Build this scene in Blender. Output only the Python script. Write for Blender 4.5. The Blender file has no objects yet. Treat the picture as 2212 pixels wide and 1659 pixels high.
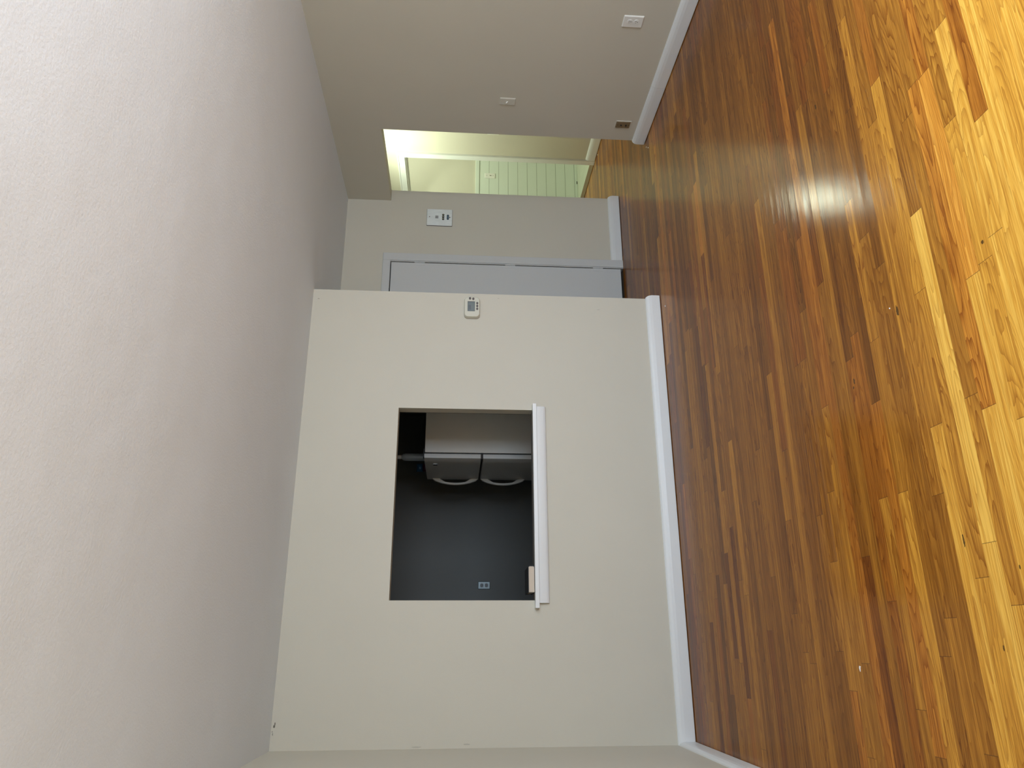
import bpy, bmesh, math, random
from mathutils import Vector, Matrix

S = bpy.context.scene
COL = S.collection

# ------------------------------------------------------------------ camera
CH = 1.414
FW = Vector((0.33826162, 0.9383678, -0.07102781))
RT = Vector((0.94104066, -0.33766499, 0.02061144))
DN = Vector((-0.00464249, -0.07381211, -0.99726136))
cd = bpy.data.cameras.new('camera')
cam = bpy.data.objects.new('camera', cd)
COL.objects.link(cam)
# the phone was held sideways: the picture's right is the room's down
M = Matrix((DN, RT, -FW)).transposed().to_4x4()
M.translation = Vector((0, 0, CH))
cam.matrix_world = M
cd.sensor_fit = 'HORIZONTAL'
cd.sensor_width = 36.0
cd.lens = 1572.062 * 36.0 / 2212.0
cd.clip_start = 0.02
cd.clip_end = 60
S.camera = cam

# ------------------------------------------------------------------ world, light, exposure
w = bpy.data.worlds.new('daylight'); S.world = w; w.use_nodes = True
w.node_tree.nodes['Background'].inputs['Color'].default_value = (0.80, 0.90, 1.0, 1)
w.node_tree.nodes['Background'].inputs['Strength'].default_value = 1.2
S.view_settings.view_transform = 'Standard'
S.view_settings.look = 'None'
S.view_settings.exposure = 0.0
S.view_settings.gamma = 1.0
S.view_settings.use_curve_mapping = False
cy = S.cycles
cy.use_denoising = True
cy.max_bounces = 12; cy.diffuse_bounces = 8; cy.glossy_bounces = 4
cy.transmission_bounces = 6; cy.caustics_reflective = False; cy.caustics_refractive = False
cy.sample_clamp_indirect = 6.0

def area(name, loc, direction, sx, sy, power, color, spread=math.pi):
    l = bpy.data.lights.new(name, 'AREA'); l.shape = 'RECTANGLE'
    l.size = sx; l.size_y = sy; l.energy = power; l.color = color; l.spread = spread
    o = bpy.data.objects.new(name, l); COL.objects.link(o)
    o.location = loc
    o.rotation_euler = Vector(direction).to_track_quat('-Z', 'Y').to_euler()
    return o

# window behind the camera (in the wall behind the photographer)
WX0, WX1, WZ0, WZ1, YB = 1.2, 3.4, 0.75, 2.15, -0.95
BZL, BZH = 0.12, 2.22          # the back opening is a tall glazed door
WY0, WY1 = -0.75, 0.75          # second window, in the right wall beside the photographer
SKYC = (0.81, 0.95, 1.12)
area('window_daylight', ((WX0+WX1)/2, YB-0.10, (BZL+BZH)/2), (0, 1, 0.0), WX1-WX0-0.05, BZH-BZL-0.05, 116, SKYC)
area('window_daylight', (3.742+0.50, (WY0+WY1)/2, (WZ0+WZ1)/2+.15), (-1, 0.15, -0.35), 2.2, 2.0, 145, SKYC)

# ------------------------------------------------------------------ plan (metres)
H = 2.44; T = 0.107
XL = -0.551            # left wall
YK = 4.619             # wall with the pass-through
XK = 2.335             # its right end
XR = 3.742             # right wall
YO = 4.6635            # near edge of the opening to the hall
YF = 5.619             # far wall
ZH = 2.061             # underside of header
XH = 4.977             # hall wall
HX0 = XR + T
YHN, YHF = 3.5, 8.2
KY = 6.8; KX = 2.10    # kitchen back and right walls
BY = 7.66              # bathroom back wall

# ------------------------------------------------------------------ materials
def mat(name, col, rough=0.5, metal=0.0, spec=0.5, coat=0.0, coat_r=0.1):
    m = bpy.data.materials.new(name); m.use_nodes = True
    b = m.node_tree.nodes['Principled BSDF']
    b.inputs['Base Color'].default_value = (*col, 1)
    b.inputs['Roughness'].default_value = rough
    b.inputs['Metallic'].default_value = metal
    b.inputs['Specular IOR Level'].default_value = spec
    b.inputs['Coat Weight'].default_value = coat
    b.inputs['Coat Roughness'].default_value = coat_r
    return m

class N:
    def __init__(s, m):
        s.t = m.node_tree; s.b = s.t.nodes['Principled BSDF']
    def n(s, kind, **kw):
        nd = s.t.nodes.new(kind)
        for k, v in kw.items():
            setattr(nd, k, v)
        return nd
    def l(s, a, b): s.t.links.new(a, b)
    def inp(s, sock, v):
        if hasattr(v, 'is_output') or isinstance(v, bpy.types.NodeSocket): s.l(v, sock)
        else: sock.default_value = v
    def math(s, op, a, b=0.0, c=None, clamp=False):
        nd = s.n('ShaderNodeMath', operation=op, use_clamp=clamp)
        s.inp(nd.inputs[0], a); s.inp(nd.inputs[1], b)
        if c is not None: s.inp(nd.inputs[2], c)
        return nd.outputs[0]
    def mix(s, f, a, b, blend='MIX'):
        nd = s.n('ShaderNodeMix', data_type='RGBA', blend_type=blend)
        s.inp(nd.inputs[0], f)
        s.inp(nd.inputs[6], a if not isinstance(a, tuple) else (*a, 1))
        s.inp(nd.inputs[7], b if not isinstance(b, tuple) else (*b, 1))
        return nd.outputs[2]
    def noise(s, vec, scale, detail=2, rough=0.5, dist=0.0):
        nd = s.n('ShaderNodeTexNoise'); s.l(vec, nd.inputs['Vector'])
        nd.inputs['Scale'].default_value = scale; nd.inputs['Detail'].default_value = detail
        nd.inputs['Roughness'].default_value = rough; nd.inputs['Distortion'].default_value = dist
        return nd.outputs[0]
    def coord(s): return s.n('ShaderNodeTexCoord').outputs['Object']
    def mapped(s, vec, scale=(1, 1, 1), loc=(0, 0, 0)):
        nd = s.n('ShaderNodeMapping'); s.l(vec, nd.inputs[0])
        nd.inputs['Scale'].default_value = scale; nd.inputs['Location'].default_value = loc
        return nd.outputs[0]
    def ramp(s, f, stops, interp='LINEAR'):
        nd = s.n('ShaderNodeValToRGB'); s.l(f, nd.inputs[0]); e = nd.color_ramp.elements
        nd.color_ramp.interpolation = interp
        while len(e) < len(stops): e.new(0.5)
        for el, (p, c) in zip(e, stops): el.position = p; el.color = (*c, 1)
        return nd.outputs[0]
    def bump(s, h, dist, strength=1.0, prev=None):
        nd = s.n('ShaderNodeBump'); s.l(h, nd.inputs['Height'])
        nd.inputs['Distance'].default_value = dist; nd.inputs['Strength'].default_value = strength
        if prev is not None: s.l(prev, nd.inputs['Normal'])
        return nd.outputs[0]
    def spot(s, vec, c, r):
        """1 inside a ragged ellipse of radii r round c"""
        a = s.n('ShaderNodeVectorMath', operation='SUBTRACT'); s.l(vec, a.inputs[0]); a.inputs[1].default_value = c
        d = s.n('ShaderNodeVectorMath', operation='DIVIDE'); s.l(a.outputs[0], d.inputs[0]); d.inputs[1].default_value = r
        ln = s.n('ShaderNodeVectorMath', operation='LENGTH'); s.l(d.outputs[0], ln.inputs[0])
        nz = s.noise(vec, 160, 2)
        return s.math('LESS_THAN', s.math('ADD', ln.outputs[1], s.math('MULTIPLY', nz, 1.1)), 1.45)

def paint(name, col, stipple=0.0006, scale=260, rough=0.55, wave=0.0, mottle=0.03, spec=0.3):
    m = mat(name, col, rough, spec=spec); k = N(m); v = k.coord()
    h = k.noise(v, scale, 3, 0.6)
    nb = k.bump(h, stipple)
    if wave: nb = k.bump(k.noise(v, 1.6, 3, 0.55), wave, prev=nb)
    k.l(nb, k.b.inputs['Normal'])
    f = k.noise(v, 2.2, 3)
    dark = tuple(c*(1-mottle) for c in col); lite = tuple(min(1, c*(1+mottle)) for c in col)
    k.l(k.mix(f, dark, lite), k.b.inputs['Base Color'])
    return m

CREAM = (0.590, 0.565, 0.480)
M_wall = paint('cream_wall_paint', CREAM, 0.0004)
M_ceil = paint('ceiling_paint', (0.70, 0.745, 0.80), 0.0010, 95, 0.7, wave=0.012, mottle=0.03)
M_trim = paint('white_gloss_trim_paint', (0.74, 0.76, 0.76), 0.0005, 60, 0.32, mottle=0.02, spec=0.5)
M_door = paint('grey_white_door_paint', (0.57, 0.585, 0.58), 0.0003, 90, 0.42, mottle=0.01)
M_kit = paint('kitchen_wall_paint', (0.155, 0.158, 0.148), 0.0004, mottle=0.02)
M_reveal = M_wall
M_white = mat('white_plastic', (0.78, 0.78, 0.74), 0.3)
M_ivory = mat('aged_white_plastic', (0.62, 0.60, 0.52), 0.35)
M_brownp = mat('brown_plastic', (0.21, 0.15, 0.075), 0.35)
M_dark = mat('dark_hole', (0.012, 0.011, 0.010), 0.6)
M_fridge = mat('off_white_enamel', (0.84, 0.84, 0.80), 0.34)
k = N(M_fridge); k.l(k.bump(k.noise(k.coord(), 420, 2), 0.0006), k.b.inputs['Normal'])
M_fridge_shade = mat('fridge_enamel_shaded', (0.66, 0.66, 0.64), 0.3)  # darker copy of the cabinet enamel: the door front's shade is in the colour
M_rubber = mat('black_rubber', (0.02, 0.02, 0.022), 0.6)
M_chrome = mat('chrome', (0.85, 0.87, 0.88), 0.18, 1.0)
M_therm = mat('thermostat_plastic', (0.60, 0.59, 0.49), 0.4)
M_thermb = mat('thermostat_base_plastic', (0.50, 0.46, 0.38), 0.45)
M_lcd = mat('lcd_glass', (0.14, 0.17, 0.17), 0.2)
M_lcdseg = mat('lcd_segment', (0.085, 0.10, 0.11), 0.3)
M_btn = mat('brown_grey_button', (0.10, 0.082, 0.078), 0.5)
M_bbtn = mat('blue_button', (0.13, 0.20, 0.26), 0.35)
M_bring = mat('navy_ring', (0.015, 0.03, 0.06), 0.4)
M_cover = mat('black_cover', (0.018, 0.02, 0.023), 0.45)
M_pages = mat('beige_page_edge', (0.62, 0.52, 0.42), 0.7)
k = N(M_pages); v = k.mapped(k.coord(), (3, 3, 900)); k.l(k.mix(k.noise(v, 1.0, 1), (0.56, 0.47, 0.38), (0.66, 0.56, 0.455)), k.b.inputs['Base Color'])
M_grout = mat('tile_grout', (0.40, 0.43, 0.36), 0.8)
M_chip = mat('paint_flake', (0.9, 0.9, 0.88), 0.5)

# brushed steel
M_steel = mat('brushed_steel', (0.62, 0.66, 0.66), 0.42, 0.15)
k = N(M_steel); v = k.coord()
k.l(k.mix(k.noise(k.mapped(v, (40, 40, 14)), 1.0, 3, 0.6), (0.70, 0.76, 0.76), (0.95, 1.0, 1.0)), k.b.inputs['Base Color'])
k.l(k.math('MULTIPLY_ADD', k.noise(k.mapped(v, (30, 30, 60)), 1.0, 3), 0.3, 0.22), k.b.inputs['Roughness'])

# bathroom scored wainscot: courses 0.119 m tall, one upright joint every 1.2 m
M_tile = mat('painted_scored_wainscot', (0.68, 0.74, 0.67), 0.3); k = N(M_tile); v = k.coord()
sx = k.n('ShaderNodeSeparateXYZ'); k.l(v, sx.inputs[0])
def groove(kk, val, period, phase, width):
    f = kk.math('FRACT', kk.math('DIVIDE', kk.math('ADD', val, phase), period))
    d = kk.math('MINIMUM', f, kk.math('SUBTRACT', 1.0, f))
    return kk.math('LESS_THAN', d, width/period/2)
g = k.math('MAXIMUM', groove(k, sx.outputs[2], 0.1190, -0.0366, 0.0042), groove(k, sx.outputs[0], 1.2, -0.083, 0.003))
k.l(k.mix(g, (0.68, 0.74, 0.67), (0.30, 0.33, 0.26)), k.b.inputs['Base Color'])
k.l(k.bump(k.math('SUBTRACT', 1.0, g), 0.002), k.b.inputs['Normal'])
M_btile = mat('bathroom_floor_tile', (0.52, 0.56, 0.46), 0.4); k = N(M_btile); v = k.coord()
sx = k.n('ShaderNodeSeparateXYZ'); k.l(v, sx.inputs[0])
g = k.math('MAXIMUM', groove(k, sx.outputs[0], 0.052, 0.01, 0.003), groove(k, sx.outputs[1], 0.052, 0.0, 0.003))
k.l(k.mix(g, k.mix(k.noise(v, 9, 2), (0.46, 0.49, 0.38), (0.58, 0.60, 0.48)), (0.44, 0.47, 0.38)), k.b.inputs['Base Color'])

# kitchen-side wall with chipped plaster marks in the top corner and scuffs
def scuffed():
    m = paint('cream_wall_paint_with_chips', CREAM, 0.0004); k = N(m); v = k.coord()
    base = k.b.inputs['Base Color'].links[0].from_socket
    marks = [((-0.425, YK, 2.424), (0.008, 1, 0.006), (0.16, 0.145, 0.12)), ((-0.413, YK, 2.421), (0.010, 1, 0.004), (0.2, 0.18, 0.15)),
             ((-0.465, YK, 2.429), (0.008, 1, 0.003), (0.30, 0.29, 0.25)), ((-0.452, YK, 2.432), (0.005, 1, 0.003), (0.34, 0.32, 0.28)),
             ((2.263, YK, 2.402), (0.004, 1, 0.008), (0.38, 0.36, 0.29)), ((2.304, YK, 1.157), (0.003, 1, 0.009), (0.44, 0.42, 0.35)),
             ((2.238, YK, 0.448), (0.002, 1, 0.014), (0.42, 0.40, 0.33)), ((-0.530, YK, 1.335), (0.004, 1, 0.022), (0.44, 0.42, 0.36)),
             ((-0.541, YK, 1.62), (0.004, 1, 0.03), (0.46, 0.44, 0.37))]
    for c, r, col in marks:
        base = k.mix(k.spot(v, c, r), base, col)
    k.l(base, k.b.inputs['Base Color'])
    return m
M_wallk = scuffed()

# oak strip floor: one face per board, per-board attributes tone / seed
M_oak = mat('oiled_oak_strip', (0.4, 0.2, 0.08), 0.45, spec=0.06)
k = N(M_oak)
def attr(nm): 
    a = k.n('ShaderNodeAttribute'); a.attribute_name = nm; return a.outputs['Fac']
tone, seed = attr('tone'), attr('seed')
v = k.coord(); sp = k.n('ShaderNodeSeparateXYZ'); k.l(v, sp.inputs[0])
off = k.n('ShaderNodeCombineXYZ')
k.l(k.math('MULTIPLY_ADD', seed, 37.0, sp.outputs[0]), off.inputs[0])
k.l(k.math('MULTIPLY_ADD', seed, 91.0, sp.outputs[1]), off.inputs[1])
k.l(k.math('MULTIPLY', seed, 53.0), off.inputs[2])
P = off.outputs[0]
# cathedral figure: contour lines of a smooth field stretched along the board
fld = k.noise(k.mapped(P, (1.25, 14, 1)), 1.0, 1.5, 0.42, 0.3)
wob = k.noise(k.mapped(P, (16, 70, 1)), 1.0, 2, 0.5)
ring = k.math('FRACT', k.math('MULTIPLY_ADD', fld, 17.0, k.math('MULTIPLY', wob, 0.6)))
line = k.math('POWER', ring, 2.6)
seed2 = k.math('FRACT', k.math('MULTIPLY', seed, 17.31))
amp = k.math('MULTIPLY_ADD', k.math('POWER', seed2, 1.1), 0.66, 0.30)
figure = k.math('MULTIPLY', line, amp)
pores = k.noise(k.mapped(P, (7, 330, 1)), 1.0, 3, 0.65)
streak = k.noise(k.mapped(P, (1.1, 75, 1)), 1.0, 3, 0.55)
t = k.math('ADD', k.math('MULTIPLY', tone, 0.86), k.math('MULTIPLY_ADD', streak, 0.60, -0.24))
t = k.math('ADD', t, k.math('MULTIPLY_ADD', pores, 0.75, -0.37), clamp=True)
col = k.ramp(t, [(0.0, (0.12, 0.036, 0.004)), (0.28, (0.26, 0.094, 0.010)), (0.55, (0.49, 0.205, 0.024)), (0.78, (0.75, 0.365, 0.046)), (1.0, (0.96, 0.57, 0.105))])
seed3 = k.math('FRACT', k.math('MULTIPLY', seed, 29.77))
col = k.mix(k.math('MULTIPLY', k.math('GREATER_THAN', seed3, 0.80), 0.45), col, (1.0, 0.70, 0.62), 'MULTIPLY')
figc = k.mix(figure, (1, 1, 1), (0.46, 0.30, 0.17))
col = k.mix(1.0, col, figc, 'MULTIPLY')
# seams: UV x runs 0..1 over the board width, UV y is metres from the board's end
uv = k.n('ShaderNodeUVMap'); uv.uv_map = 'board'; us = k.n('ShaderNodeSeparateXYZ'); k.l(uv.outputs[0], us.inputs[0])
ex = k.math('MINIMUM', us.outputs[0], k.math('SUBTRACT', 1.0, us.outputs[0]))
seam = k.math('SUBTRACT', 1.0, k.math('DIVIDE', ex, 0.016), clamp=True)
seamw = k.math('MULTIPLY', seam, k.math('MULTIPLY_ADD', k.noise(k.mapped(v, (1.3, 30, 1)), 1.0, 1), 1.3, -0.35), clamp=True)
end = k.math('LESS_THAN', us.outputs[1], 0.0016)
gap = k.math('MAXIMUM', k.math('MULTIPLY', seamw, 0.8), k.math('MULTIPLY', end, 0.75))
col = k.mix(gap, col, (0.07, 0.03, 0.01))
for c, r in [((1.031, 1.639, 0), (0.006, 0.0055, 1)), ((-0.012, 1.900, 0), (0.009, 0.003, 1)), ((0.18, 1.78, 0), (0.006, 0.003, 1)),
             ((0.889, 2.364, 0), (0.012, 0.005, 1)), ((0.868, 2.374, 0), (0.006, 0.004, 1)), ((0.27, 1.965, 0), (0.02, 0.004, 1)),
             ((2.05, 2.30, 0), (0.012, 0.006, 1)), ((1.02, 2.05, 0), (0.02, 0.007, 1))]:
    col = k.mix(k.math('MULTIPLY', k.spot(v, c, r), 0.85), col, (0.035, 0.018, 0.008))
k.l(col, k.b.inputs['Base Color'])
hgt = k.math('SUBTRACT', k.math('MULTIPLY', pores, 0.5), k.math('ADD', k.math('MULTIPLY', line, k.math('MULTIPLY', amp, 0.5)), k.math('MULTIPLY', gap, 1.2)))
cup = k.math('MULTIPLY', k.math('POWER', k.math('SUBTRACT', us.outputs[0], 0.5), 2.0), 4.0)
nb = k.bump(k.noise(v, 7, 2, 0.5), 0.0006, 0.5)
nb = k.bump(hgt, 0.00013, 1.0, nb)
nb = k.bump(cup, 0.00012, 1.0, nb)
nb = k.bump(k.noise(v, 330, 2, 0.6), 0.00011, 1.0, nb)
k.l(nb, k.b.inputs['Normal'])
k.b.inputs['Coat Weight'].default_value = 0.58
k.b.inputs['Coat IOR'].default_value = 1.33
k.b.inputs['Coat Roughness'].default_value = 0.13
k.l(nb, k.b.inputs['Coat Normal'])
M_saddle = mat('worn_wood_threshold', (0.3, 0.17, 0.07), 0.6); k = N(M_saddle)
k.l(k.mix(k.noise(k.mapped(k.coord(), (60, 8, 1)), 1.0, 3), (0.05, 0.025, 0.008), (0.26, 0.16, 0.07)), k.b.inputs['Base Color'])

# ------------------------------------------------------------------ mesh helpers
def obj(name, bm, m=None, parent=None, bevel=0.0, seg=2, smooth=False, loc=None):
    me = bpy.data.meshes.new(name)
    bmesh.ops.recalc_face_normals(bm, faces=bm.faces[:])
    bm.to_mesh(me); bm.free()
    o = bpy.data.objects.new(name, me); COL.objects.link(o)
    if m is not None: me.materials.append(m)
    if parent is not None: o.parent = parent
    if loc is not None: o.location = loc
    if smooth:
        for p in me.polygons: p.use_smooth = True
    if bevel:
        b = o.modifiers.new('bevel', 'BEVEL'); b.width = bevel; b.segments = seg
        b.limit_method = 'ANGLE'; b.angle_limit = math.radians(40)
        for p in me.polygons: p.use_smooth = True
        try: b.harden_normals = True
        except Exception: pass
    return o

def box(x0, x1, y0, y1, z0, z1, bm=None):
    bm = bm or bmesh.new()
    vs = [bm.verts.new((x, y, z)) for x in (x0, x1) for y in (y0, y1) for z in (z0, z1)]
    for f in ((0, 1, 3, 2), (4, 6, 7, 5), (0, 4, 5, 1), (2, 3, 7, 6), (0, 2, 6, 4), (1, 5, 7, 3)):
        bm.faces.new([vs[i] for i in f])
    return bm

def cyl(c, axis, r, l0, l1, n=24, r1=None, bm=None):
    """cylinder along axis ('x','y','z') from l0 to l1, centred on the other two coordinates of c"""
    bm = bm or bmesh.new(); r1 = r if r1 is None else r1
    ai = 'xyz'.index(axis); o = [i for i in range(3) if i != ai]
    rings = []
    for l, rr in ((l0, r), (l1, r1)):
        rg = []
        for i in range(n):
            a = 2*math.pi*i/n; p = [0, 0, 0]; p[ai] = l
            p[o[0]] = c[o[0]] + rr*math.cos(a); p[o[1]] = c[o[1]] + rr*math.sin(a)
            rg.append(bm.verts.new(p))
        rings.append(rg)
    for i in range(n):
        bm.faces.new((rings[0][i], rings[0][(i+1) % n], rings[1][(i+1) % n], rings[1][i]))
    bm.faces.new(rings[0]); bm.faces.new(rings[1][::-1])
    return bm

def rounded(w_, h_, r, n=8):
    pts = []
    for cx, cz, a0 in ((w_/2-r, h_/2-r, 0), (-w_/2+r, h_/2-r, 90), (-w_/2+r, -h_/2+r, 180), (w_/2-r, -h_/2+r, 270)):
        for i in range(n+1):
            a = math.radians(a0 + 90*i/n); pts.append((cx + r*math.cos(a), cz + r*math.sin(a)))
    return pts

def slab(outline, plane, layers, bm=None, origin=(0, 0, 0)):
    """stack of outlines: plane 'xz' grows along -y, plane 'yz' grows along -x; layers = [(depth, scale)]"""
    bm = bm or bmesh.new(); rings = []
    for d, s in layers:
        rg = []
        for a, b in outline:
            a2, b2 = (a*s, b*s) if not isinstance(s, tuple) else (a*s[0], b*s[1])
            if plane == 'xz': p = (origin[0]+a2, origin[1]-d, origin[2]+b2)
            else: p = (origin[0]-d, origin[1]+a2, origin[2]+b2)
            rg.append(bm.verts.new(p))
        rings.append(rg)
    n = len(outline)
    for r0, r1 in zip(rings, rings[1:]):
        for i in range(n): bm.faces.new((r0[i], r0[(i+1) % n], r1[(i+1) % n], r1[i]))
    bm.faces.new(rings[0]); bm.faces.new(rings[-1][::-1])
    return bm

def lathe(profile, c, n=28, bm=None):
    bm = bm or bmesh.new(); rings = []
    for r, z in profile:
        rings.append([bm.verts.new((c[0]+r*math.cos(2*math.pi*i/n), c[1]+r*math.sin(2*math.pi*i/n), c[2]+z)) for i in range(n)])
    for a, b in zip(rings, rings[1:]):
        for i in range(n): bm.faces.new((a[i], a[(i+1) % n], b[(i+1) % n], b[i]))
    bm.faces.new(rings[0][::-1]); bm.faces.new(rings[-1])
    return bm

def sweep(path, prof, bm=None):
    """profile (out, z) carried along a floor path with mitred corners; out is to the right of travel"""
    bm = bm or bmesh.new(); P = [Vector(p) for p in path]; rings = []
    def nrm(a, b):
        d = (b-a).normalized(); return Vector((d.y, -d.x))
    for i, p in enumerate(P):
        if i == 0: o = nrm(P[0], P[1])
        elif i == len(P)-1: o = nrm(P[-2], P[-1])
        else:
            n1, n2 = nrm(P[i-1], p), nrm(p, P[i+1]); o = (n1+n2) / (1 + n1.dot(n2))
        rings.append([bm.verts.new((p.x+o.x*u, p.y+o.y*u, z)) for u, z in prof])
    n = len(prof)
    for a, b in zip(rings, rings[1:]):
        for i in range(n): bm.faces.new((a[i], a[(i+1) % n], b[(i+1) % n], b[i]))
    bm.faces.new(rings[0]); bm.faces.new(rings[-1][::-1])
    return bm

def thing(name, label, cat, loc=(0, 0, 0), group=None):
    o = bpy.data.objects.new(name, None); COL.objects.link(o); o.location = loc
    o.empty_display_size = 0.05
    o['label'] = label; o['category'] = cat
    if group: o['group'] = group
    return o
def part(name, bm, m, t, **kw):
    """a mesh given in world coordinates, made a child of thing t"""
    q = t; off = Vector((0, 0, 0))
    while q is not None:
        off = off + q.location; q = q.parent
    bmesh.ops.translate(bm, verts=bm.verts[:], vec=-off)
    return obj(name, bm, m, t, **kw)
def struct(name, bm, m, label=None, **kw):
    o = obj(name, bm, m, **kw); o['kind'] = 'structure'
    if label: o['label'] = label
    return o

# ------------------------------------------------------------------ floor
random.seed(11)
W, PH = 0.0556, 0.005
# boards read off the floor: row -> [(x at which the stretch begins, counted down from the right, tone), ...]
JN = {27: [1.365], 29: [1.437], 32: [1.589], 37: [1.86], 36: [2.226, .413], 40: [2.376, .774], 33: [1.273], 28: [1.029], 38: [1.356, -.0365],
      44: [1.341], 34: [1.026], 39: [.98], 30: [.962], 46: [.866], 35: [.61], 31: [.596], 41: [.4565], 47: [.5435],
      53: [.7935], 58: [.8685], 54: [.498], 42: [.129], 48: [.29], 49: [-.0265], 60: [.057], 55: [.119]}
# tones at four stations along each row, the rightmost partly darkened for weaker light (x about 1.9 / 1.05 / 0.45 / -0.1)
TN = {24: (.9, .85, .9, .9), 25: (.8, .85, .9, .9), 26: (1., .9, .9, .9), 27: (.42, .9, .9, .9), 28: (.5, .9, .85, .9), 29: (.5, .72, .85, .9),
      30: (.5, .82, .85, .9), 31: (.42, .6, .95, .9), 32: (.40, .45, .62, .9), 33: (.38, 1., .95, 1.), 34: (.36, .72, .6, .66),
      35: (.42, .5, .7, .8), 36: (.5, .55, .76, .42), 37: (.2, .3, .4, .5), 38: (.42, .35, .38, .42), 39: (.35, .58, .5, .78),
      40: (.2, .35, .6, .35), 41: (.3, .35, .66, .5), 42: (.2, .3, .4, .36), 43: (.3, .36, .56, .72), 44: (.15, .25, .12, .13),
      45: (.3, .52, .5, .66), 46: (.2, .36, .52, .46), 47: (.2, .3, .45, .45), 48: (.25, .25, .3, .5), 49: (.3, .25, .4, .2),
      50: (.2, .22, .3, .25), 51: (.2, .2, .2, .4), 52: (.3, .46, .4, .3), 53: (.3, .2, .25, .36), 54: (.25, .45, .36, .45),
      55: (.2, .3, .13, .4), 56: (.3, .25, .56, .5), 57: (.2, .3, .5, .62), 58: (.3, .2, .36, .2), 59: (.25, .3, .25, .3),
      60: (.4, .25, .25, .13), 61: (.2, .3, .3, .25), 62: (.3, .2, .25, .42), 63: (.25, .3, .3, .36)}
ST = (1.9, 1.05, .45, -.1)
def floor_boards():
    bm = bmesh.new(); uvl = bm.loops.layers.uv.new('board')
    lt = bm.faces.layers.float.new('tone'); ls = bm.faces.layers.float.new('seed')
    def zones(y):
        if y < YF: return [(XL-0.02, XH+0.02)] if YHN < y else [(XL-0.02, XR+0.02)]
        return [(XR+0.08, XH+0.02)]
    r0, r1 = int((YB-PH)//W), int((YHF-PH)//W)+1
    for r in range(r0, r1):
        y0, y1 = PH+r*W, PH+(r+1)*W
        for X0, X1 in zones((y0+y1)/2):
            js = list(JN.get(r, []))
            x = (max(js)+random.uniform(.5, 1.1)) if js else X0+random.uniform(0.1, 1.1)
            if js:
                while x < X1: js.append(x); x += random.uniform(.35, 1.5)
                x = min(js)-random.uniform(.4, 1.1)
                while x > X0: js.append(x); x -= random.uniform(.35, 1.5)
            else:
                while x < X1:
                    # boards run long where no joint was seen in rows 24-63
                    js.append(x); x += random.uniform(.45, 1.7)
                if r in TN: js = [j for j in js if j < -0.4 or j > 1.7]
            js = sorted(j for j in js if X0+.06 < j < X1-.06)
            ed = [X0]+js+[X1]
            for a, b in zip(ed, ed[1:]):
                if r in TN:
                    mid = (max(a, -.3)+min(b, 2.2))/2
                    ii = min(range(4), key=lambda i: abs(ST[i]-mid))
                    tn = .36+.88*(TN[r][ii]-.36)+random.uniform(-.03, .03)-(.09 if ii == 0 and r > 34 else 0)+(.08 if r < 36 else 0)  # boards by the right wall darkened, near rows lightened, to paint in the light falloff
                elif r > 63: tn = min(.8, max(.06, random.gauss(.27, .14)))
                else: tn = min(1, max(.5, random.gauss(.85, .12)))
                sd = random.random()
                # long boards are cut in short faces that share their board's values
                f = bm.faces.new([bm.verts.new(p) for p in ((a, y0, 0), (b, y0, 0), (b, y1, 0), (a, y1, 0))])
                f[lt] = tn; f[ls] = sd
                for lp, q in zip(f.loops, ((0, 0), (0, b-a), (1, b-a), (1, 0))): lp[uvl].uv = q
    return bm
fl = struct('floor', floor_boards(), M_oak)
# sub-floor slab under everything
struct('floor', box(XL-.3, 6.6, YB-.3, 8.6, -0.12, -0.006), mat('subfloor', (0.2, 0.16, 0.12), 0.9))
struct('floor', box(5.115, 6.4, 6.2, BY, -0.006, 0.0), M_btile)
struct('floor', box(XL, KX, YK+T, KY, -0.006, 0.0), mat('unseen_kitchen_floor_lightened', (0.50, 0.50, 0.47), 0.5))  # unseen floor, colour lightened to bounce light up into the kitchen
struct('trim_5', box(XH-0.015, 5.115, 6.63, 7.46, -0.004, 0.006), M_saddle, 'worn wood saddle under the bathroom doorway', bevel=0.003)

# ------------------------------------------------------------------ ceiling and walls
def slabgrid(x0, x1, y0, y1, z0, z1): return box(x0, x1, y0, y1, z0, z1)
struct('ceiling', slabgrid(XL-.2, 6.6, YB-.2, 8.6, H, H+.1), M_ceil)
struct('wall_left', box(XL-T, XL, YB, KY, 0, H), M_wall)
# wall with the pass-through hole
OX0, OX1, OZ0, OZ1 = 0.260, 1.482, 0.905, 1.816
def wall_hole(x0, x1, y0, y1, z0, z1, hx0, hx1, hz0, hz1, axis='y'):
    bm = bmesh.new()
    xs, zs = (x0, hx0, hx1, x1), (z0, hz0, hz1, z1)
    V = {}
    for s, y in enumerate((y0, y1)):
        for i, x in enumerate(xs):
            for j, z in enumerate(zs):
                V[s, i, j] = bm.verts.new((x, y, z) if axis == 'y' else (y, x, z))
    def q(*k): bm.faces.new([V[i] for i in k])
    floor_cut = hz0 <= z0
    for s in (0, 1):
        for i in range(3):
            for j in range(3):
                if (i, j) == (1, 1): continue
                q((s, i, j), (s, i+1, j), (s, i+1, j+1), (s, i, j+1))
    for j in range(3):
        q((0, 0, j), (1, 0, j), (1, 0, j+1), (0, 0, j+1)); q((0, 3, j), (1, 3, j), (1, 3, j+1), (0, 3, j+1))
    for i in range(3):
        q((0, i, 0), (1, i, 0), (1, i+1, 0), (0, i+1, 0)); q((0, i, 3), (1, i, 3), (1, i+1, 3), (0, i+1, 3))
    q((0, 1, 1), (1, 1, 1), (1, 1, 2), (0, 1, 2)); q((0, 2, 1), (1, 2, 1), (1, 2, 2), (0, 2, 2))
    q((0, 1, 1), (1, 1, 1), (1, 2, 1), (0, 2, 1)); q((0, 1, 2), (1, 1, 2), (1, 2, 2), (0, 2, 2))
    return bm
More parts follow.
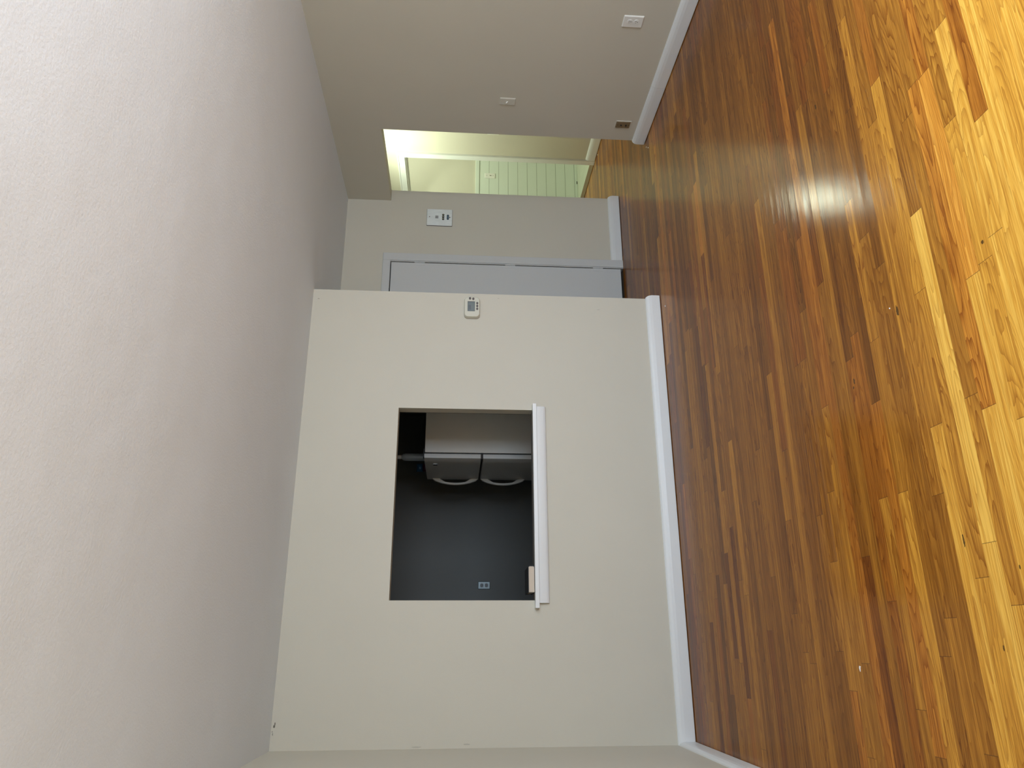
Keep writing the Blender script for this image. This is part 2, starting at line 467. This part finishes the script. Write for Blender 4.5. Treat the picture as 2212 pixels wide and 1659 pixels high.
def wall_door(axis, p0, p1, a0, a1, d0, d1, dz):
    """wall with a doorway reaching the floor; runs a0..a1 along the other axis"""
    bm = bmesh.new()
    def bx(u0, u1, z0, z1):
        if axis == 'y': box(u0, u1, p0, p1, z0, z1, bm)
        else: box(p0, p1, u0, u1, z0, z1, bm)
    bx(a0, d0, 0, H); bx(d1, a1, 0, H); bx(d0, d1, dz, H)
    return bm
struct('wall_kitchen', wall_hole(XL, XK, YK, YK+T-.015, 0, H, OX0, OX1, OZ0, OZ1), M_wallk)
# right wall with header over the opening to the hall
def right_wall():
    bm = bmesh.new()
    for y0, y1, z0, z1 in ((YB, WY0, 0, H), (WY0, WY1, 0, WZ0), (WY0, WY1, WZ1, H), (WY1, YO, 0, H), (YO, YF, ZH, H)):
        box(XR, HX0, y0, y1, z0, z1, bm)
    return bm
struct('wall_right', right_wall(), M_wall)
DX0, DX1, DZ = 2.372, 3.126, 2.032
def far_wall():
    bm = wall_door('y', YF, YF+T, XK-.02, HX0, DX0-.005, DX1+.012, DZ+.01)
    return bm
struct('wall_far', far_wall(), M_wall)
struct('wall_vestibule', box(KX, XK, YK+T-.015, YF, 0, H), M_wall)
struct('wall_hall_left', box(HX0-T, HX0, YF+T, YHF, 0, H), M_wall)
DY0, DY1, DZB = 6.625, 7.47, 2.062
struct('wall_hall_right', wall_door('x', XH, 5.115, YHN, YHF, DY0, DY1, DZB), M_wall)
struct('wall_hall_near', box(HX0, XH, YHN-T, YHN, 0, H), M_wall)
struct('wall_hall_end', box(HX0, XH, YHF, YHF+T, 0, H), M_wall)
struct('wall_closet', box(KX, HX0-T, YF+.9, YF+1.0, 0, H), M_wall)
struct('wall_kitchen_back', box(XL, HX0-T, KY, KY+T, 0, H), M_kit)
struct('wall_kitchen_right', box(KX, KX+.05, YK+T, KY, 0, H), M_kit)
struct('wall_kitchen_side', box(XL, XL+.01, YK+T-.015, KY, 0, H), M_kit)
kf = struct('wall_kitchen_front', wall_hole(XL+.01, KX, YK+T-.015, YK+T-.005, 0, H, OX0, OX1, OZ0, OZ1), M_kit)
# bathroom
struct('wall_bathroom_back', box(5.115, 6.6, BY, BY+T, 0, H), M_wall)
struct('wall_bathroom_right', box(6.4, 6.5, 6.1, BY, 0, H), M_wall)
struct('wall_bathroom_near', box(5.115, 6.5, 6.1, 6.2, 0, H), M_wall)
struct('trim_6', box(5.116, 6.4, BY-.012, BY, 0.037, 1.228), M_tile, 'scored pale green wainscot on the bathroom back wall')
struct('trim_7', box(5.116, 6.4, BY-.020, BY, 1.228, 1.277), M_tile, 'cap rail of the bathroom wainscot', bevel=.004)
struct('trim_8', box(5.116, 6.4, BY-.020, BY, 0, .037), M_tile, 'base strip of the bathroom wainscot', bevel=.004)
struct('trim_9', box(5.43, 5.47, BY-.0206, BY-.019, .002, .012), M_dark, 'dark gap under the bathroom base strip')
# wall behind the camera with its window
struct('wall_back', wall_hole(XL-T, HX0, YB-.2, YB, 0, H, WX0, WX1, BZL, BZH), M_wall)
def window():
    bm = bmesh.new(); y0, y1 = YB-.15, YB-.11
    # outer frame
    box(WX0, WX0+.05, y0, y1, BZL, BZH, bm); box(WX1-.05, WX1, y0, y1, BZL, BZH, bm)
    box(WX0+.05, WX1-.05, y0, y1, BZL, BZL+.05, bm); box(WX0+.05, WX1-.05, y0, y1, BZH-.05, BZH, bm)
    mx = (WX0+WX1)/2; box(mx-.03, mx+.03, y0, y1, BZL+.05, BZH-.05, bm)
    return bm
wn = struct('window_1', window(), M_trim)
def window2():
    bm = bmesh.new(); x0, x1 = XR+.02, XR+.05
    box(x0, x1, WY0, WY0+.05, WZ0, WZ1, bm); box(x0, x1, WY1-.05, WY1, WZ0, WZ1, bm)
    box(x0, x1, WY0+.05, WY1-.05, WZ0, WZ0+.05, bm); box(x0, x1, WY0+.05, WY1-.05, WZ1-.05, WZ1, bm)
    return bm
struct('window_2', window2(), M_trim)

# ------------------------------------------------------------------ trims
BP = [(0, .004), (.019, .004), (.020, .012), (.020, .062), (.0175, .080), (.012, .094), (.006, .102), (0, .104)]
struct('baseboard_left', sweep([(XL, YB), (XL, YK-.021)], BP), M_trim)
struct('baseboard_kitchen', sweep([(XL, YK), (XK, YK), (XK, YF-.02)], BP), M_trim)
struct('baseboard_far', sweep([(3.204, YF), (HX0, YF), (HX0, YHF)], BP), M_trim)
bmr = sweep([(HX0, YHN), (HX0, YO), (XR, YO), (XR, 4.066)], [(u, z) for u, z in BP])
sweep([(XR, 4.0645), (XR, YB)], BP, bmr)
struct('baseboard_right', bmr, M_trim)
struct('baseboard_hall', sweep([(XH, 6.548), (XH, YHN)], BP), M_trim)
# ledge of the pass-through
bml = bmesh.new()
struct('trim_1', box(0.213, 1.518, 4.578, YK+.006, 0.905, 0.931, bml), M_trim, 'white painted ledge of the kitchen pass-through', bevel=.003)
struct('trim_13', box(OX0+.001, OX1-.001, YK+.006, YK+T-.006, 0.905, 0.930), mat('shaded_sill', (0.16, 0.155, 0.145), 0.6), 'inner sill of the pass-through, its shade painted in grey')  # shade on the inner sill is put into its dark grey colour
def apron():
    prof = [(0, .0), (.010, .0), (.018, .006), (.022, .020), (.023, .064), (0, .064)]
    bm = bmesh.new(); rings = []
    for x, sh in ((0.243, 0), (1.503, 0)):
        rings.append([bm.verts.new((x, YK-u, .841+z)) for u, z in prof])
    n = len(prof)
    for i in range(n): bm.faces.new((rings[0][i], rings[0][(i+1) % n], rings[1][(i+1) % n], rings[1][i]))
    bm.faces.new(rings[0]); bm.faces.new(rings[1][::-1])
    return bm
struct('trim_2', apron(), M_trim, 'white apron moulding under the pass-through ledge', bevel=.002)
# far door casing and jamb
def casing_far():
    bm = bmesh.new(); y0, y1 = YF-.018, YF
    box(3.134, 3.205, y0, y1, 0.0, 2.100, bm); box(XK+.001, 3.134, y0, y1, 2.036, 2.100, bm)
    return bm
struct('trim_3', casing_far(), M_door, 'grey white casing round the flush door', bevel=.003)
jb = bmesh.new(); box(DX1+.002, DX1+.012, YF-.010, YF+T, 0, DZ+.01, jb); box(DX0-.005, DX1+.002, YF-.010, YF+T, DZ+.003, DZ+.01, jb)
struct('trim_10', jb, M_door, 'jamb of the flush door')
# the flush door
d1 = thing('door_1', 'flush grey white door in the far wall, hung on three painted hinges', 'door', (DX1, YF, 0))
d1['kind'] = 'structure'
part('door_panel', box(DX0, DX1-.004, YF-.002, YF+.034, .022, DZ-.004), M_door, d1, bevel=.0015)
for z in (1.785, 1.000, .225):
    hb = cyl((DX1+.0015, YF-.008, 0), 'z', .0052, z-.045, z+.045, 14)
    box(DX1-.030, DX1+.0, YF-.0035, YF-.0015, z-.044, z+.044, hb)
    hg = part('hinge', hb, M_door, d1)
struct('trim_11', box(DX0, DX1, YF+.06, YF+.1, 0, .01), M_dark, 'dark gap below the flush door')
# bathroom doorway casing
def casing_hall():
    bm = bmesh.new(); x0, x1 = XH-.018, XH
    box(x0, x1, 6.550, 6.625, 0, 2.140, bm); box(x0, x1, DY1, DY1+.075, 0, 2.140, bm); box(x0, x1, 6.625, DY1, DZB, 2.140, bm)
    box(x0-.006, x0, 6.550, 6.562, 0, 2.140, bm); box(x0-.006, x0, 6.562, DY1+.075, 2.128, 2.140, bm)
    return bm
struct('trim_4', casing_hall(), M_trim, 'white casing round the bathroom doorway', bevel=.0015)
jm = bmesh.new(); box(XH, 5.116, 6.615, 6.627, 0, DZB, jm); box(XH, 5.116, DY1-.002, DY1+.01, 0, DZB, jm); box(XH, 5.116, 6.627, DY1, DZB-.012, DZB, jm)
box(XH+.05, XH+.085, 6.627, 6.639, 0, DZB-.012, jm); box(XH+.05, XH+.085, 6.627, DY1-.002, DZB-.024, DZB-.012, jm)
struct('trim_12', jm, M_trim, 'jamb lining of the bathroom doorway')
# plaster corner where the wood meets the floor is left dark: shadow gap strip below baseboards comes from the 4 mm gap

# ------------------------------------------------------------------ plates on the walls
def screw(t, x, y, z, plane, m, r=.0032):
    if plane == 'xz': b = cyl((x, y, z), 'y', r, y-.0012, y+.001, 12)
    else: b = cyl((x, y, z), 'x', r, x-.0012, x+.001, 12)
    part('screw', b, m, t)
def plate(t, c, plane, w_, h_, m, dep=.006, r=.004):
    part('cover_plate', slab(rounded(w_, h_, r, 4), plane, [(0, 1.0), (dep*.45, 1.0), (dep, ((w_-.010)/w_, (h_-.010)/h_))], origin=c), m, t)
def receptacle(t, c, plane, m):
    o = slab([(a, max(-.0145, min(.0145, b))) for a, b in [( .0172*math.cos(i*math.pi/12), .0172*math.sin(i*math.pi/12)) for i in range(24)]],
             plane, [(0, 1.0), (.0022, 1.0)], origin=c)
    rc = part('receptacle', o, m, t)
    bm = bmesh.new(); x, y, z = c
    for s, hh in ((-.0063, .0040), (.0063, .0034)):
        if plane == 'xz': box(x+s-.0010, x+s+.0010, y-.0028, y-.0018, z-hh+.004, z+hh+.004, bm)
        else: box(x-.0028, x-.0018, y+s-.0010, y+s+.0010, z-hh+.004, z+hh+.004, bm)
    if plane == 'xz': cyl((x, y, z-.0068), 'y', .0025, y-.0028, y-.0018, 12, bm=bm)
    else: cyl((x, y, z-.0068), 'x', .0025, x-.0028, x-.0018, 12, bm=bm)
    part('slot', bm, M_dark, rc)

t = thing('power_outlet', 'large white duplex outlet plate low on the right wall, nearest the camera', 'outlet', (XR, 3.516, .363))
plate(t, (XR, 3.516, .363), 'yz', .090, .130, M_white, .007)
for z in (.384, .342): receptacle(t, (XR-.007, 3.514, z), 'yz', M_white)
screw(t, XR-.007, 3.514, .363, 'yz', M_white)

t = thing('light_switch', 'white single toggle switch plate at mid height on the right wall', 'switch', (XR, 4.293, 1.110))
plate(t, (XR, 4.293, 1.110), 'yz', .070, .116, M_ivory, .006)
tg = bmesh.new(); box(XR-.0065, XR-.005, 4.288, 4.298, 1.098, 1.122, tg)
part('toggle_slot', tg, M_ivory, t)
tg = slab(rounded(.0075, .011, .002, 3), 'yz', [(0, 1.0), (.014, .72)], origin=(XR-.006, 4.293, 1.113))
bmesh.ops.translate(tg, verts=[v for v in tg.verts if v.co.x < XR-.012], vec=(0, 0, .009))
part('toggle', tg, M_white, t)
screw(t, XR-.006, 4.293, 1.140, 'yz', M_ivory); screw(t, XR-.006, 4.293, 1.080, 'yz', M_ivory)

t = thing('cable_plate', 'small brown wall plate with white painted edge beside the hall opening, just above the baseboard', 'wall plate', (XR, 4.483, .214))
part('painted_rim', slab(rounded(.074, .118, .003, 4), 'yz', [(0, 1.0), (.004, 1.0)], origin=(XR, 4.480, .214)), M_ivory, t)
part('cover_plate', slab(rounded(.068, .110, .003, 4), 'yz', [(.004, 1.0), (.0065, .93)], origin=(XR, 4.484, .216)), M_brownp, t)
for z, r in ((.2305, .0058), (.193, .0065)):
    part('jack', cyl((XR, 4.485, z), 'x', r, XR-.0105, XR-.006, 16), M_dark, t)
screw(t, XR-.0065, 4.484, .2555, 'yz', M_dark); screw(t, XR-.0065, 4.484, .172, 'yz', M_dark)

t = thing('light_switch', 'switch plate on the lit hall wall, almost hidden by the edge of the right wall', 'switch', (XH, 6.178, 1.127))
plate(t, (XH, 6.172, 1.127), 'yz', .070, .120, M_white, .006)
part('toggle', slab(rounded(.0075, .011, .002, 3), 'yz', [(0, 1.0), (.012, .8)], origin=(XH-.006, 6.172, 1.130)), M_white, t)

t = thing('light_switch', 'white plate on the green bathroom wainscot, seen through the hall opening', 'switch', (5.505, BY-.012, 1.097))
plate(t, (5.505, BY-.012, 1.097), 'xz', .073, .132, M_white, .008, .008)
part('toggle', slab(rounded(.010, .013, .002, 3), 'xz', [(0, 1.0), (.010, .8)], origin=(5.505, BY-.020, 1.102)), M_ivory, t)
part('toggle_slot', box(5.500, 5.510, BY-.0206, BY-.0195, 1.080, 1.093), M_btn, t)
screw(t, 5.505, BY-.020, 1.137, 'xz', M_btn, .0035); screw(t, 5.505, BY-.020, 1.060, 'xz', M_btn, .0035)

t = thing('power_outlet', 'steel duplex outlet plate on the dark kitchen back wall, seen through the pass-through', 'outlet', (.513, KY, 1.162))
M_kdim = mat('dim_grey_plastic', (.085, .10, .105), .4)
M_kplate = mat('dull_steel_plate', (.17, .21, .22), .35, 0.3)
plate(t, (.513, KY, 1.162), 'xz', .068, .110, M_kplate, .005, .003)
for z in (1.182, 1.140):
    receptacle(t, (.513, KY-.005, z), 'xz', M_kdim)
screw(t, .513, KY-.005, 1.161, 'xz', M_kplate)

# ------------------------------------------------------------------ thermostat
TX, TZ = 2.219, 1.3415
t = thing('thermostat', 'cream digital thermostat at the right edge of the pass-through wall', 'thermostat', (TX, YK, TZ))
ol = rounded(.156, .110, .026, 8)
part('back_plate', slab(ol, 'xz', [(0, (1.0, 1.0)), (.010, (1.0, 1.0)), (.012, (.985, .985))], origin=(TX-.001, YK, TZ)), M_thermb, t, smooth=False)
part('housing', slab(ol, 'xz', [(.012, (.985, .985)), (.022, (.975, .97)), (.027, (.95, .94)), (.029, (.92, .90))], origin=(TX+.001, YK, TZ+.001)), M_therm, t)
yf = YK-.029
part('screen_recess', box(2.186, 2.261, yf-.0006, yf+.002, 1.323, 1.3735), M_cover, t)
sc = part('screen', box(2.188, 2.257, yf-.0010, yf+.001, 1.325, 1.3715), M_lcd, t)
part('screen_digit', box(2.197, 2.232, yf-.0013, yf, 1.350, 1.3665), M_lcdseg, sc)
for x, z in ((2.284, 1.3575), (2.281, 1.3345)):
    part('button', slab([(.0085*math.cos(a*math.pi/10)*(1.15), .0078*math.sin(a*math.pi/10)) for a in range(20)], 'xz', [(0, 1.0), (.002, 1.0), (.003, .8)], origin=(x, yf, z)), M_btn, t)
for x in (2.248, 2.2265, 2.205):
    part('button', slab([(.0092*math.cos(a*math.pi/10), .0072*math.sin(a*math.pi/10)) for a in range(20)], 'xz', [(0, 1.0), (.002, 1.0), (.003, .8)], origin=(x, yf, 1.307)), M_btn, t)

# ------------------------------------------------------------------ intercom
IX, IZ = 3.579, 1.627
t = thing('intercom_panel', 'brushed steel intercom panel with blue button between the grey door and the hall', 'intercom', (IX, YF, IZ))
part('shadow_rim', box(IX-.0845, IX+.0845, YF-.0075, YF, IZ-.1125, IZ+.1125), M_btn, t, bevel=.002)  # dark plate added behind, stands in for the shaded edge of the face plate
part('face_plate', slab(rounded(.165, .222, .004, 4), 'xz', [(.0076, 1.0), (.010, 1.0), (.011, .985)], origin=(IX, YF, IZ)), M_steel, t)
yi = YF-.011
gb = bmesh.new()
for i in range(5):
    z = 1.6385+i*.0055; box(3.568, 3.596, yi-.0008, yi+.001, z, z+.0036, gb)
part('speaker_grille', gb, M_btn, t)
for x in (3.606, 3.5845, 3.563):
    b = part('button_ring', cyl((x, yi, 1.595), 'y', .0105, yi-.0014, yi+.001, 20), M_cover, t)
    part('button', cyl((x+.002, yi, 1.5965), 'y', .0062, yi-.005, yi-.0008, 18), M_chrome, b)
r_ = part('blue_button_ring', slab(rounded(.052, .019, .008, 6), 'xz', [(0, 1.0), (.0014, 1.0)], origin=(3.583, yi, 1.5535)), M_bring, t)
part('blue_button', slab(rounded(.040, .009, .004, 6), 'xz', [(0, 1.0), (.004, 1.0)], origin=(3.583, yi, 1.5535)), M_bbtn, r_)
part('keyhole', cyl((3.581, yi, 1.5365), 'y', .0048, yi-.001, yi+.001, 14), M_cover, t)
part('screw', cyl((3.583, yi, 1.715), 'y', .0042, yi-.001, yi+.001, 14), M_btn, t)

# ------------------------------------------------------------------ refrigerator
FY0, FY1, FXc, FXf = 5.47, 6.23, 1.392, 1.343
ZT = 1.674
fr = thing('refrigerator', 'off white top freezer refrigerator in the dark kitchen, seen through the pass-through', 'refrigerator', (1.74, 5.85, 0))
part('cabinet', box(FXc+.009, 2.06, FY0, FY1, .04, ZT), M_fridge, fr, bevel=.004)
part('gasket', box(FXc, FXc+.010, FY0+.010, FY1-.010, .10, ZT-.006), M_rubber, fr)
def fdoor(z0, z1, slope):
    """bowed door: front bulges slightly, rounded near the two upright edges"""
    bm = bmesh.new(); n = 14; rows = []
    for z in (z0, z1):
        rg = [bm.verts.new((FXc-.001, FY0-.001, z)), ]
        for i in range(n+1):
            u = i/n; y = FY0-.001+(FY1-FY0+.002)*u
            e = min(u, 1-u); rd = .012*(1-min(1, e/.05))**2
            x = FXf+.004*(2*u-1)**2+rd-.002
            rg.append(bm.verts.new((x, y, z)))
        rg.append(bm.verts.new((FXc-.001, FY1+.001, z)))
        rows.append(rg)
    m_ = len(rows[0])
    for i in range(m_): bm.faces.new((rows[0][i], rows[0][(i+1) % m_], rows[1][(i+1) % m_], rows[1][i]))
    bm.faces.new(rows[0]); bm.faces.new(rows[1][::-1])
    return bm
def handle(z0, z1, y):
    """arched grip: broad solid feet, bowed bar"""
    bm = bmesh.new(); n = 32; rings = []
    for i in range(n+1):
        u = i/n; z = z0+(z1-z0)*u
        bow = .050*math.sin(math.pi*u)**.62 if 0 < u < 1 else 0.0
        v_ = (u-.15)/.70
        inner = (bow-.0135)*min(1, (math.sin(math.pi*v_)*1.9)**.8) if 0 < v_ < 1 else 0.0
        wd = .034-.008*math.sin(math.pi*u)
        xf = FXf-.002-bow; xb = max(xf+.004, FXf+.001-max(0, inner))
        xm = min(xb, xf+.004)
        rings.append([bm.verts.new((xf, y-wd/2+.004, z)), bm.verts.new((xf, y+wd/2-.004, z)), bm.verts.new((xm, y+wd/2, z)),
                      bm.verts.new((xb, y+wd/2, z)), bm.verts.new((xb, y-wd/2, z)), bm.verts.new((xm, y-wd/2, z))])
    for a, b in zip(rings, rings[1:]):
        for i in range(6): bm.faces.new((a[i], a[(i+1) % 6], b[(i+1) % 6], b[i]))
    bm.faces.new(rings[0]); bm.faces.new(rings[-1][::-1])
    return bm
fz = part('freezer_door', fdoor(1.243, ZT+.004, 1), M_fridge_shade, fr, bevel=.003)
part('handle', handle(1.247, 1.632, 6.150), M_fridge, fz)
lw = part('fridge_door', fdoor(.10, 1.226, 0), M_fridge_shade, fr, bevel=.003)
part('handle', handle(.845, 1.222, 6.150), M_fridge, lw)
part('hinge', box(FXf+.012, FXc+.03, FY0+.004, FY0+.05, 1.227, 1.242), M_rubber, fr)
part('hinge', box(FXf+.02, FXc+.04, FY0+.004, FY0+.06, ZT+.001, ZT+.012), M_rubber, fr, bevel=.002)
bd = part('badge', box(FXf-.0035, FXf+.001, 5.592, 5.650, 1.580, 1.612), M_cover, fz)
part('badge_bar', box(FXf-.0055, FXf-.003, 5.590, 5.610, 1.578, 1.613), M_chrome, bd)
part('toe_grille', box(1.43, 1.45, FY0+.02, FY1-.02, 0, .09), M_rubber, fr)

# bottle and packet on top of it
bt = thing('spray_bottle', 'pale grey plastic bottle standing on top of the refrigerator', 'bottle', (1.474, 5.93, ZT))
M_bot = mat('grey_plastic', (.42, .46, .47), .28)
part('body', lathe([(.027, 0), (.031, .004), (.0315, .03), (.0315, .15), (.031, .180), (.027, .197), (.018, .207), (.016, .215)], (1.474, 5.93, ZT)), M_bot, bt, smooth=True)
part('cap', lathe([(.017, .213), (.017, .240), (.014, .244)], (1.474, 5.93, ZT)), M_white, bt)
pk = thing('snack_packet', 'small blue and red packet beside the bottle on the refrigerator', 'packet', (1.405, 6.03, ZT))
def pillow(x0, x1, y0, y1, z0, z1):
    bm = bmesh.new(); n = 8; G = {}
    for s in (-1, 1):
        for i in range(n+1):
            for j in range(n+1):
                u, v_ = i/n, j/n; b = (math.sin(math.pi*u)*math.sin(math.pi*v_))**.5 if 0 < u < 1 and 0 < v_ < 1 else 0
                G[s, i, j] = bm.verts.new((x0+(x1-x0)*u, (y0+y1)/2+s*(y1-y0)/2*(.06+.94*b), z0+(z1-z0)*v_))
        for i in range(n):
            for j in range(n): bm.faces.new((G[s, i, j], G[s, i+1, j], G[s, i+1, j+1], G[s, i, j+1]))
    for i in range(n):
        for a in ((i, 0, i+1, 0), (i, n, i+1, n), (0, i, 0, i+1), (n, i, n, i+1)):
            bm.faces.new((G[-1, a[0], a[1]], G[-1, a[2], a[3]], G[1, a[2], a[3]], G[1, a[0], a[1]]))
    return bm
part('wrapper', pillow(1.375, 1.445, 6.00, 6.06, ZT+.036, ZT+.090), mat('blue_foil', (.012, .06, .11), .4), pk, smooth=True)
part('red_end', pillow(1.375, 1.445, 6.003, 6.057, ZT+.001, ZT+.040), mat('red_foil', (.07, .008, .022), .4), pk, smooth=True)

# ------------------------------------------------------------------ book on the ledge
BX0, BX1, BZ0, BZ1, BYF, BYB = .305, .466, .931, .970, 4.603, 4.84
bk = thing('book', 'thick black covered book with beige page edges, lying on the pass-through ledge', 'book', ((BX0+BX1)/2, 4.68, BZ0))
def outl(x0, x1, z0, z1, r, n=6):
    pts = [(x0, z0)]
    for i in range(n+1):
        a = math.radians(-90+90*i/n); pts.append((x1-r+r*math.cos(a), z0+r+r*math.sin(a)))
    for i in range(n+1):
        a = math.radians(90*i/n); pts.append((x1-r+r*math.cos(a), z1-r+r*math.sin(a)))
    pts.append((x0, z1)); return pts
def prism_y(pts, y0, y1, bm=None):
    bm = bm or bmesh.new(); A = [bm.verts.new((x, y0, z)) for x, z in pts]; B = [bm.verts.new((x, y1, z)) for x, z in pts]
    n = len(pts)
    for i in range(n): bm.faces.new((A[i], A[(i+1) % n], B[(i+1) % n], B[i]))
    bm.faces.new(A); bm.faces.new(B[::-1]); return bm
part('page_block', prism_y(outl(BX0+.003, BX1-.004, BZ0+.0025, BZ1-.0025, .008), BYF+.002, BYB-.004), M_pages, bk)
def cover():
    o = outl(BX0, BX1, BZ0, BZ1, .011); i_ = outl(BX0, BX1-.0035, BZ0+.0022, BZ1-.0022, .009)
    bm = bmesh.new(); n = len(o)
    R = [[bm.verts.new((x, y, z)) for x, z in p] for y in (BYF, BYB) for p in (o, i_)]
    for i in range(n-1):
        bm.faces.new((R[0][i], R[0][i+1], R[2][i+1], R[2][i])); bm.faces.new((R[1][i], R[1][i+1], R[3][i+1], R[3][i]))
        bm.faces.new((R[0][i], R[0][i+1], R[1][i+1], R[1][i])); bm.faces.new((R[2][i], R[2][i+1], R[3][i+1], R[3][i]))
    for i in (0, n-1): bm.faces.new((R[0][i], R[1][i], R[3][i], R[2][i]))
    return bm
part('cover', cover(), M_cover, bk)

# ------------------------------------------------------------------ flakes on the floor
def flake(label, x, y, s, rot, pts=((-.5, -.15), (-.1, -.35), (.5, -.1), (.45, .2), (0, .3), (-.45, .12)), group=None):
    bm = bmesh.new(); c, sn = math.cos(rot), math.sin(rot)
    P = [(s*(a*c-b*sn), s*(a*sn+b*c)) for a, b in pts]
    A = [bm.verts.new((a, b, 0.0003)) for a, b in P]; B = [bm.verts.new((a*.9, b*.9, 0.0014+.0008*(i % 2))) for i, (a, b) in enumerate(P)]
    n = len(P)
    for i in range(n): bm.faces.new((A[i], A[(i+1) % n], B[(i+1) % n], B[i]))
    bm.faces.new(A[::-1]); bm.faces.new(B)
    o = obj('paint_flake', bm, M_chip, loc=(x, y, 0)); o['label'] = label; o['category'] = 'paint flake'
    if group: o['group'] = group
    return o
flake('bright white paint flake lying alone on the left part of the oak floor', -.082, 2.631, .019, 3.0,
      ((-.5, -.22), (-.15, -.25), (.5, -.07), (.5, .07), (-.1, .12), (-.45, .3)))
flake('tiny pale flake on the floor below the thermostat end of the wall', 2.222, 4.497, .016, .3)
flake('tiny pale speck by the right wall baseboard end, farther of two', 3.665, 4.640, .012, 1.2)
flake('tiny pale speck by the right wall baseboard end, nearer of two', 3.622, 4.590, .014, .5)
flake('tiny white flake on the hall floor against the hall baseboard', 4.930, 6.400, .018, 1.5)
flake('tiny pale speck on the middle of the oak floor by a dark knot', 1.045, 2.085, .006, .4)

# ------------------------------------------------------------------ hall ceiling lamp
LX, LY = 4.42, 6.33
lp = thing('ceiling_lamp', 'lit flush dome lamp on the hall ceiling behind the header', 'lamp', (LX, LY, H))
part('base', lathe([(.152, -.0005), (.152, -.018), (.137, -.022)][::-1], (LX, LY, H)), M_white, lp)
M_glow = bpy.data.materials.new('lit_opal_glass'); M_glow.use_nodes = True
k = N(M_glow); k.b.inputs['Base Color'].default_value = (.9, .9, .8, 1)
k.b.inputs['Emission Color'].default_value = (.90, 1.0, .76, 1); k.b.inputs['Emission Strength'].default_value = 115.0
part('glass_shade', lathe([(.135*math.cos(a*math.pi/16), -.022-.072*math.sin(a*math.pi/16)) for a in range(0, 8)][::-1], (LX, LY, H)), M_glow, lp, smooth=True)
# bathroom lamp
bl = thing('ceiling_lamp', 'lit round lamp on the bathroom ceiling', 'lamp', (5.75, 6.95, H))
part('base', lathe([(.12, -.0005), (.12, -.015)][::-1], (5.75, 6.95, H)), M_white, bl)
M_glow2 = M_glow.copy(); M_glow2.node_tree.nodes['Principled BSDF'].inputs['Emission Strength'].default_value = 95.0
part('glass_shade', lathe([(.105*math.cos(a*math.pi/16), -.015-.06*math.sin(a*math.pi/16)) for a in range(0, 8)][::-1], (5.75, 6.95, H)), M_glow2, bl, smooth=True)
